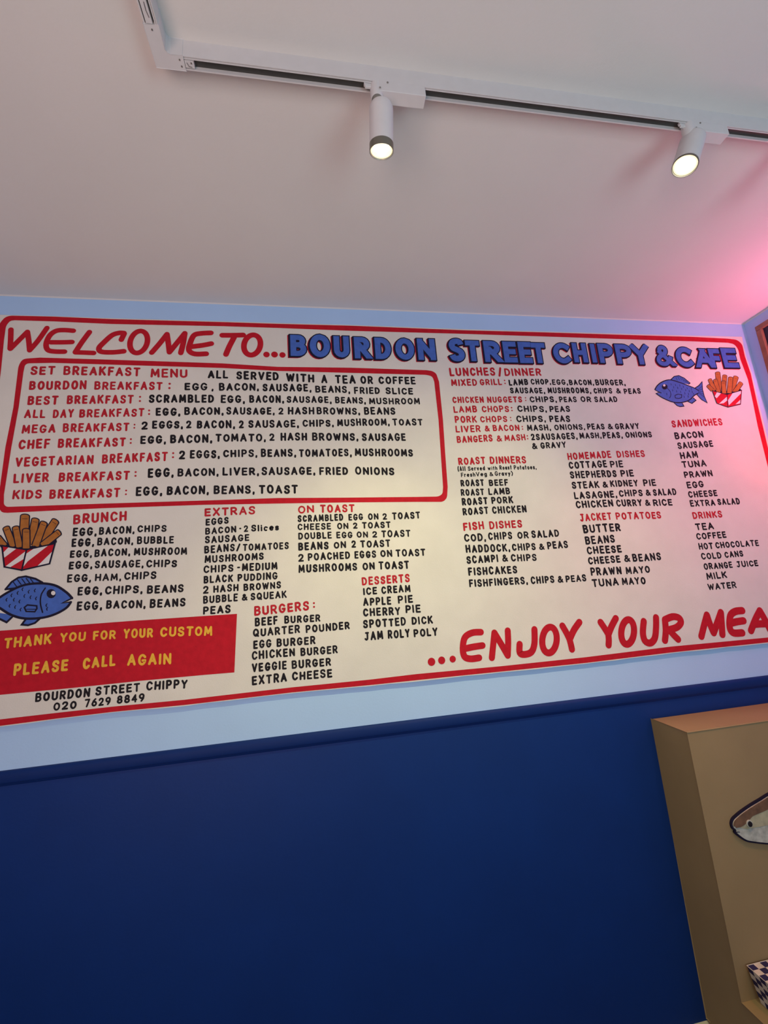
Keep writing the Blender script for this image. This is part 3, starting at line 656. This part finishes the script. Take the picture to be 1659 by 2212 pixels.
picture('painted_fish', 'painted blue fish facing left at the upper right', 'L', [
    ('fill', 0, [(310, 1285), (360, 1235), (430, 1225), (500, 1265), (585, 1330), (560, 1345), (440, 1330)], False), ('line', 1, [(310, 1285), (360, 1238), (425, 1226), (500, 1262), (580, 1330), (560, 1345)], 1, False, False),
    ('fill', 0, [(345, 1590), (400, 1640), (440, 1655), (495, 1650), (470, 1605), (440, 1585)], False), ('line', 1, [(345, 1590), (400, 1642), (440, 1657), (495, 1650), (470, 1605)], 1, False, False),
    ('fill', 0, [(535, 1580), (600, 1612), (665, 1570), (630, 1530)], False), ('line', 1, [(540, 1580), (605, 1612), (662, 1568), (625, 1535)], 1, False, False),
    ('fill', 0, [(650, 1400), (700, 1365), (748, 1305), (752, 1420), (775, 1510), (818, 1605), (740, 1560), (670, 1475)], False), ('line', 1, [(645, 1400), (700, 1365), (746, 1310), (752, 1420), (775, 1510), (816, 1602), (740, 1560), (665, 1480)], 1, False, False),
    ('fill', 0, [(92, 1420), (130, 1360), (200, 1310), (300, 1285), (430, 1320), (540, 1360), (640, 1400), (685, 1430), (690, 1470), (640, 1500), (560, 1570), (450, 1600), (330, 1590), (200, 1535), (110, 1475), (180, 1465)], True),
    ('line', 1, [(92, 1420), (130, 1360), (200, 1310), (300, 1285), (430, 1320), (540, 1360), (640, 1400), (690, 1430)], 1.15, True, False),
    ('line', 1, [(690, 1472), (640, 1500), (560, 1570), (450, 1600), (330, 1590), (200, 1535), (108, 1475)], 1.15, True, False),
    ('line', 1, [(92, 1422), (130, 1445), (180, 1466)], 0.9, False, False), ('line', 1, [(108, 1475), (145, 1460), (180, 1466)], 0.7, False, False),
    ('line', 1, [(262, 1400), (305, 1450), (312, 1500), (295, 1535)], 0.7, True, False),
    ('fill', 1, [(228 + 40 * math.cos(t / 12 * 2 * PI), 1382 + 38 * math.sin(t / 12 * 2 * PI)) for t in range(12)], False),
    ('fill', 2, [(222 + 17 * math.cos(t / 10 * 2 * PI), 1362 + 17 * math.sin(t / 10 * 2 * PI)) for t in range(10)], False),
    ('line', 1, [(370, 1500), (410, 1485), (462, 1490), (460, 1530), (420, 1545), (375, 1535)], 0.75, False, True)]
    + [('line', 1, [(x, y), (x + 9, y + 10), (x + 6, y + 24)], 0.4, False, False) for x, y in [(310, 1335), (370, 1345), (430, 1350), (480, 1370), (530, 1390), (345, 1375), (400, 1385), (455, 1400), (510, 1415), (560, 1430), (330, 1420), (385, 1430), (440, 1440), (500, 1460), (550, 1470), (600, 1440), (620, 1470), (490, 1510), (545, 1505), (590, 1400), (250, 1470)]]
    + [('line', 1, [(x, y), (x + 22, y + 42)], 0.35, False, False) for x, y in [(380, 1250), (410, 1245), (440, 1250), (470, 1262), (500, 1280), (525, 1298)]]
    + [('line', 1, [(690, 1420 + 10 * i), (745 + 8 * i, 1375 + 38 * i)], 0.35, False, False) for i in range(5)], [M['blue'], M['ink'], M['white']], 0.0042)
# lower left chips and fish, zoom J
picture('painted_chips', 'painted box of chips at the left edge', 'J', chips_items(
    [((190, 370), (205, 128), 78), ((250, 370), (290, 158), 66), ((110, 380), (50, 225), 60), ((160, 385), (128, 222), 60), ((40, 375), (-15, 305), 54), ((330, 360), (455, 170), 66), ((290, 375), (360, 185), 62),
     ((215, 395), (215, 242), 64), ((345, 372), (485, 262), 56)],
    [(0, 345), (60, 350), (215, 385), (460, 320), (465, 345), (230, 440), (15, 400)], None,
    [(18, 372), (218, 405), (180, 572), (38, 545)], [(218, 405), (450, 355), (405, 520), (180, 572)],
    [[(75, 382), (140, 393), (38, 470), (28, 430)], [(218, 412), (205, 475), (80, 552), (42, 545)]],
    [[(285, 392), (400, 367), (228, 500), (192, 545), (212, 440)], [(432, 415), (405, 518), (300, 545)]]), [M['ink'], M['chip'], M['red'], M['white']], 0.0062)
picture('painted_fish', 'painted blue fish facing right at the left edge', 'J', [
    ('fill', 0, [(42, 730), (90, 670), (150, 630), (210, 620), (290, 640), (345, 675), (200, 700)], False), ('line', 1, [(45, 728), (95, 668), (150, 632), (210, 622), (290, 642), (345, 672)], 1, False, False), ('line', 1, [(45, 728), (150, 715), (220, 690)], 1, True, False),
    ('fill', 0, [(175, 1015), (215, 960), (330, 955), (285, 1005), (230, 1022)], False), ('line', 1, [(215, 965), (178, 1015), (230, 1020), (285, 1002), (335, 958)], 1, False, False),
    ('fill', 0, [(-15, 960), (0, 920), (60, 930), (100, 955), (55, 998)], False), ('line', 1, [(-15, 962), (55, 996), (98, 955)], 1, False, False),
    ('fill', 0, [(-120, 730), (-60, 760), (0, 800), (0, 870), (-60, 880), (-130, 960), (-105, 850)], False),
    ('line', 1, [(0, 800), (-60, 760), (-120, 730), (-105, 850), (-130, 960), (-60, 880), (0, 872)], 1, False, False),
    ('fill', 0, [(-10, 800), (60, 755), (150, 710), (240, 685), (360, 680), (460, 700), (545, 755), (588, 800), (505, 840), (578, 830), (540, 880), (450, 930), (340, 960), (200, 965), (90, 935), (0, 880)], False),
    ('line', 1, [(-10, 800), (60, 755), (150, 710), (240, 685), (360, 680), (460, 700), (545, 755), (588, 800)], 1.2, True, False),
    ('line', 1, [(578, 832), (540, 880), (450, 930), (340, 960), (200, 965), (90, 935), (0, 880)], 1.2, True, False),
    ('line', 1, [(588, 800), (545, 822), (505, 840), (578, 830)], 0.8, False, False),
    ('line', 1, [(370, 718), (338, 770), (330, 840), (348, 915)], 0.7, True, False),
    ('fill', 1, [(418 + 38 * math.cos(t / 12 * 2 * PI), 763 + 38 * math.sin(t / 12 * 2 * PI)) for t in range(12)], False),
    ('fill', 2, [(435 + 18 * math.cos(t / 10 * 2 * PI), 758 + 18 * math.sin(t / 10 * 2 * PI)) for t in range(10)], False),
    ('line', 1, [(200, 875), (225, 855), (300, 862), (302, 885), (285, 910), (215, 908)], 0.75, False, True), ('line', 1, [(220, 890), (295, 890)], 0.4, False, False)]
    + [('line', 1, [(x, y), (x - 9, y + 12), (x - 4, y + 24)], 0.42, False, False) for x, y in [(190, 715), (240, 735), (290, 725), (150, 745), (205, 770), (255, 780), (100, 765), (120, 800), (165, 815), (300, 790), (130, 860), (85, 850), (175, 880), (60, 800), (385, 845), (390, 875)]]
    + [('line', 1, [(x, y), (x + 28, y + 38)], 0.4, False, False) for x, y in [(110, 668), (145, 650), (180, 642), (215, 638), (250, 642)]], [M['blue'], M['ink'], M['white']], 0.0062)

# ------------------------------------------------------------------ ceiling track and spotlights
track = empty('lighting_track', 'white L-shaped lighting track fixed to the ceiling', 'light track')
ZB = H - 0.045; YN, YFAR = 0.694, 0.718; XN, XFAR = -0.275, -0.301
def rail_prof(w):      # local: across 0..w, up from the bottom 0..0.045
    return [(0, 0.045), (0, 0.0), (0.0012, 0.0), (0.0018, 0.0022), (0.0030, 0.0022), (0.0034, 0.0), (0.0052, 0.0), (0.0052, 0.030), (w - 0.0026, 0.030), (w - 0.0026, 0.0), (w, 0.0), (w, 0.045)]
mb = MB(); mb.prism(rail_prof(0.024), lambda p: (-0.245, YN + p[0], ZB + p[1]), lambda p: (2.02, YN + p[0], ZB + p[1])); mb.build('rail', M['track'], track, label='long rail running beside the menu wall')
mb = MB(); mb.box((-0.245, YN + .0053, ZB + .009), (2.02, YFAR - .0027, ZB + .0299)); mb.build('conductor_strip', M['slot'], track)
mb = MB(); mb.prism(rail_prof(0.026), lambda p: (XN - p[0], 0.655, ZB + p[1]), lambda p: (XN - p[0], -1.6, ZB + p[1])); mb.build('rail', M['track'], track, label='short rail running away from the corner')
mb = MB(); mb.box((XFAR + .0027, -1.6, ZB + .009), (XN - .0053, 0.655, ZB + .0299)); mb.build('conductor_strip', M['slot'], track)
mb = MB()
mb.prism([(XFAR - .001, .650), (XFAR - .001, YFAR + .001), (-.242, YFAR + .001), (-.242, YN - .001), (-.266, YN - .001), (-.2715, YN - .004), (XN + .001, .686), (XN + .001, .650)],
         lambda p: (p[0], p[1], ZB - .0015), lambda p: (p[0], p[1], H))
mb.build('corner_connector', M['track'], track, bevel=.0008)
mb = MB()
mb.box((-.241, YN + .0065, ZB - .0008), (-.223, YFAR - .005, ZB + .012)); mb.build('connector_tongue', M['track'], track)
mb = MB(); mb.box((XFAR + .005, .605, ZB - .0008), (XN - .009, .649, ZB + .012)); mb.build('connector_tongue', M['track'], track)
mb = MB()
for x, y in [(-.250, .700), (-.249, .711), (-.228, .704), (-.288, .645 + .012)]:
    mb.lathe([(0, 0), (.0016, 0), (.0016, .0012), (0, .0012)], (x, y, ZB - .0015 if x < -.245 else ZB - .0008), (0, 0, -1), n=10)
mb.tube([(-.287, .640, ZB - .0008), (-.289, .630, ZB - .0012), (-.2885, .618, ZB - .0008)], .0009, n=6)
mb.tube([(-.237, .704, ZB - .0008), (-.234, .710, ZB - .0012), (-.228, .711, ZB - .0008)], .0009, n=6)
mb.build('screw', M['metal'], track, label='small dark screws and clips on the corner connector', kind='stuff')

def spotlight(x0, x1, piv, axis, length, rad, power, color, label, recess=.003, collar=.0145, cone=100):
    t = empty('track_spotlight', label, 'spotlight', 'spotlights on the ceiling track')
    t.location = (piv[0], piv[1], piv[2])
    loc = lambda v: Vector(v) - t.location
    yc = (YN + YFAR) / 2; a = Vector(axis).normalized()
    def put(mb, *ar, **kw):
        mb.v = [tuple(Vector(v) - t.location) for v in mb.v]; return mb.build(*ar, **kw)
    # adapter body hanging from the rail, its round nose above the joint
    mb = MB(); mb.box((x0 + .020, YN - .0015, ZB - .028), (x1, YFAR + .0015, ZB + .002)); put(mb, 'adapter', M['track'], t, bevel=.0015)
    mb = MB(); mb.lathe([(0, .0), (.0142, 0), (.0142, .036), (.013, .0385), (0, .0385)], (x0 + .0205, yc, ZB + .001), (0, 0, -1), n=28); put(mb, 'adapter_nose', M['track'], t, smooth=True)
    mb = MB(); mb.box((x0 - .006, yc - .006, ZB - .010), (x0 + .008, yc - .001, ZB + .003)); mb.box((x0 - .008, yc - .007, ZB - .004), (x0 - .005, yc + .000, ZB + .004)); put(mb, 'lock_lever', M['track'], t, bevel=.001)
    mb = MB(); mb.lathe([(0, 0), (.0022, 0), (.0022, .0012), (0, .0012)], (x0 + .045, YN - .0015, ZB - .0035), (0, -1, 0), n=12); mb.lathe([(0, 0), (.0018, 0), (.0018, .0012), (0, .0012)], (x0 + .026, YN - .0035, ZB - .024), (0, -1, 0), n=12)
    put(mb, 'screw', M['metal'], t)
    # joint
    top = Vector(piv); s = Vector((x0 + .0205, yc, ZB - .0375))
    mb = MB(); mb.lathe([(0, -.003), (.0115, -.003), (.0125, 0), (.0125, .008), (.011, .011), (0, .011)], s, (0, 0, -1), n=24)
    put(mb, 'joint', M['metal'], t, smooth=True)
    # housing
    b = top; L = length; q = L - recess
    mb = MB(); mb.lathe([(0, 0), (rad * .62, 0), (rad * .86, .003), (rad * .97, .009), (rad, .016), (rad, L - collar)], b, a, n=48); put(mb, 'housing', M['track'], t, smooth=True)
    mb = MB(); mb.lathe([(rad * .97, L - collar - .001), (rad * 1.012, L - collar), (rad * 1.012, L), (rad * .965, L + .0004), (rad * .94, L - .001), (rad * .92, q + .001), (rad * .90, q - .002)], b, a, n=48); bz = put(mb, 'bezel', M['bezel'], t, smooth=True)
    mb = MB(); mb.lathe([(rad * .92, q), (rad * .90, q + .0015), (rad * .80, q + .0005)], b, a, n=48); rg = put(mb, 'lamp_ring', M['lens_ring'], t, smooth=True)
    mb = MB(); mb.lathe([(rad * .82, q), (rad * .6, q + .0004), (0, q + .0006)], b, a, n=40); lp = put(mb, 'lamp', M['lamp'], t, smooth=True)
    u = a.orthogonal().normalized(); w = a.cross(u)
    for k in range(3):
        an = 2 * PI * k / 3 + .5; c = b + a * (q + .0004) + (u * math.cos(an) + w * math.sin(an)) * rad * .36
        mb = MB(); mb.lathe([(rad * .33, 0), (rad * .28, .0012), (0, .0018)], c, a, n=20)
        mb.v = [tuple(Vector(v) - t.location) for v in mb.v]; mb.build('led_lens', M['led'], lp, smooth=True)
    l = bpy.data.lights.new('spot', 'SPOT'); l.energy = power; l.color = color; l.spot_size = math.radians(cone); l.spot_blend = 1.0; l.shadow_soft_size = .017
    o = bpy.data.objects.new('spot', l); col.objects.link(o); o.parent = t
    o.location = (b + a * (L + .016)) - t.location; o.rotation_euler = a.to_track_quat('-Z', 'Y').to_euler()
    return t
WARM = (1.0, 0.90, 0.40)
spotlight(.150, .283, (.179, .706, 2.692), (-.01, .36, -1), .0985, .0274, SPOT_POWER, WARM, 'left track spotlight pointing down, dark grey collar around its lit lamp', cone=86)
spotlight(.972, 1.100, (1.012, .712, 2.715), (-.45, .10, -1), .097, .0290, SPOT_POWER * 1.0, WARM, 'right track spotlight tilted to the left, dazzling white lamp', recess=.004, collar=.004, cone=140)
spotlight(1.322, 1.450, (1.355, .708, 2.692), (.05, .25, -1), .098, .0272, SPOT_POWER * .8, (1.0, 0.28, 0.20), 'track spotlight at the far right end of the track, cut by the frame', cone=100)

# ------------------------------------------------------------------ tan box unit on the right
BX, BY, BT = 1.202, 1.336, 1.070
LED = 0.318; LY = 0.93
mb = MB(); mb.prism([(LY, 0), (D - .017, 0), (D - .017, .150), (D - .0045, .150), (D - .0045, BT), (BY, BT), (BY, LED), (LY, LED)], lambda p: (BX, p[0], p[1]), lambda p: (XR - .012, p[0], p[1]))
unit = mb.build('box_unit', M['tan'], bevel=.0025, label='tan painted box unit with a tall back and low ledge against the navy wall', category='box unit')

# fish cut-out on its front
fish = empty('fish_cutout', 'brown and white fish cut-out with thick black outline on the tan box', 'fish ornament')
fo = [(1.288, .786), (1.297, .799), (1.314, .808), (1.339, .818), (1.379, .831), (1.419, .842), (1.458, .853), (1.52, .864), (1.58, .860), (1.66, .842), (1.73, .815), (1.79, .842), (1.84, .866), (1.815, .80), (1.845, .725), (1.79, .752), (1.73, .775), (1.66, .745), (1.58, .718),
      (1.50, .704), (1.45, .704), (1.413, .708), (1.364, .719), (1.328, .730), (1.303, .749), (1.294, .759), (1.2955, .765), (1.289, .772)]
fo = [Vector(p) for p in fo]; sm = catmull(fo, 4, True)
def inset(pts, d):
    out = []; n = len(pts)
    for i in range(n):
        t = (pts[(i + 1) % n] - pts[i - 1]).normalized(); out.append(pts[i] + Vector((t.y, -t.x)) * d)
    return out
def slab(mb, pts, y0, y1): mb.prism([(p.x, p.y) for p in pts], lambda p: (p[0], y0, p[1]), lambda p: (p[0], y1, p[1]))
mb = MB(); slab(mb, sm, BY - .006, BY - .0001); mb.build('outline', M['ink'], fish)
body = inset(sm, .0058)
mb = MB(); slab(mb, body, BY - .0085, BY - .0055); mb.build('belly', M['fish_white'], fish, label='pale grey-white belly')
def side(f, x0, x1, y0, name, m, lab):
    ts = [x0 + (x1 - x0) * (k / 80) ** 1.5 for k in range(81)]
    def bounds(x):
        zs = []
        for i, p in enumerate(body):
            q = body[(i + 1) % len(body)]
            if (p.x - x) * (q.x - x) < 0: zs.append(p.y + (q.y - p.y) * (x - p.x) / (q.x - p.x))
        return (max(zs), min(zs)) if zs else None
    up, dn = [], []
    for x in ts:
        bb = bounds(x)
        if not bb: continue
        hi, lo = bb; a, b = f(x, hi, lo); up.append(Vector((x, hi - .0002))); dn.append(Vector((x, max(b, lo + .0003))))
    mb = MB(); slab(mb, up + dn[::-1], y0, BY - .008); mb.build(name, m, fish, label=lab)
side(lambda x, hi, lo: (hi, lo + (hi - lo) * (.42 if x > 1.34 else .42 + (1.34 - x) * 2)), 1.293, 1.72, BY - .0093, 'flank', M['fish_cream'], 'cream flank')
side(lambda x, hi, lo: (hi, hi - (hi - lo) * min(.60, .24 + max(0, 1.37 - x) * 4.6)), 1.293, 1.72, BY - .0101, 'back_stripe', M['fish_brown'], 'brown back and snout')
mb = MB(); mb.lathe([(0, 0), (.0108, 0), (.0108, .003), (.0100, .0034), (0, .0034)], (1.351, BY - .0095, .7805), (0, -1, 0), n=24); e = mb.build('eye_ring', M['fish_white'], fish)
mb = MB(); mb.lathe([(0, 0), (.0082, 0), (.0076, .0020), (0, .0028)], (1.351, BY - .0128, .7800), (0, -1, 0), n=24); mb.build('pupil', M['black'], e)
mb = MB(); mb.tube([(1.297, BY - .0088, .7615), (1.305, BY - .0088, .762), (1.311, BY - .0088, .7605)], .0010); mb.build('mouth_line', M['ink'], fish)

# chequered carton on the ledge
cart = empty('chequered_carton', 'navy and cream chequered paper carton standing on the tan ledge', 'carton')
cx0, cx1, cy0, cy1, zt, zb = 1.238, 1.42, 1.155, 1.330, .409, LED + .0005
mb = MB()
def cpos(s, t, z):         # s,t in 0..1 across / depth; narrows towards the foot
    k = (z - zb) / (zt - zb); ins = .014 * (1 - k)
    return (cx0 + ins + (cx1 - cx0 - 2 * ins) * s, cy1 - ins * .6 - (cy1 - cy0 - 1.2 * ins) * t, z)
nx, ny, nz = 8, 10, 6
for i in range(nx):
    for j in range(ny):
        mb.face([cpos(i / nx, j / ny, zt), cpos(i / nx, (j + 1) / ny, zt), cpos((i + 1) / nx, (j + 1) / ny, zt), cpos((i + 1) / nx, j / ny, zt)], (i + j) % 2)
for k in range(nz):
    z0, z1 = zb + (zt - zb) * k / nz, zb + (zt - zb) * (k + 1) / nz
    for j in range(ny):
        for s in (0, 1): mb.face([cpos(s, j / ny, z0), cpos(s, (j + 1) / ny, z0), cpos(s, (j + 1) / ny, z1), cpos(s, j / ny, z1)], (k + j + s * nx + 1) % 2)
    for i in range(nx):
        for t in (0, 1): mb.face([cpos(i / nx, t, z0), cpos((i + 1) / nx, t, z0), cpos((i + 1) / nx, t, z1), cpos(i / nx, t, z1)], (k + i + t * ny + 1) % 2)
mb.face([cpos(0, 0, zb), cpos(1, 0, zb), cpos(1, 1, zb), cpos(0, 1, zb)], 0)
mb.build('carton_body', [M['check_dark'], M['check_pale']], cart)
mb = MB(); mb.tube([cpos(0, 0, zt), cpos(0, 1, zt), cpos(1, 1, zt), cpos(1, 0, zt), cpos(0, 0, zt)], .0011, n=6); mb.build('carton_rim', M['check_pale'], cart)

# ------------------------------------------------------------------ framed picture on the right wall
pic = empty('framed_sign', 'dark panel in a light brown wooden frame high on the right wall', 'framed sign')
py1, py0, pz1, pz0, fw = 1.446, 0.78, 2.724, 2.02, .024
for a, b in (((XR - .022, py0, pz1 - fw), (XR - .0005, py1, pz1)), ((XR - .022, py0, pz0), (XR - .0005, py1, pz0 + fw)), ((XR - .022, py1 - fw, pz0 + fw), (XR - .0005, py1, pz1 - fw)), ((XR - .022, py0, pz0 + fw), (XR - .0005, py0 + fw, pz1 - fw))):
    box_obj('frame_bar', a, b, M['wood'], pic, bevel=.003)
box_obj('back_panel', (XR - .010, py0 + fw, pz0 + fw), (XR - .001, py1 - fw, pz1 - fw), M['dark'], pic)

# two neon tubes mounted on that framed panel, beyond the frame of the photograph
def arc_tube(name, m, y0, y1, z, sag):
    pts = [(XR - .055, y0 + (y1 - y0) * k / 24, z + sag * math.sin(PI * k / 24)) for k in range(25)]
    mb = MB(); mb.tube([(XR - .008, y0, z)] + pts + [(XR - .008, y1, z)], .007); return mb.build(name, m, pic)
arc_tube('neon_tube', M['neon'], .84, 1.20, 2.36, .10)['label'] = 'pink neon tube'
arc_tube('neon_tube', M['neon_red'], 1.02, 1.34, 2.14, -.06)['label'] = 'red neon tube'
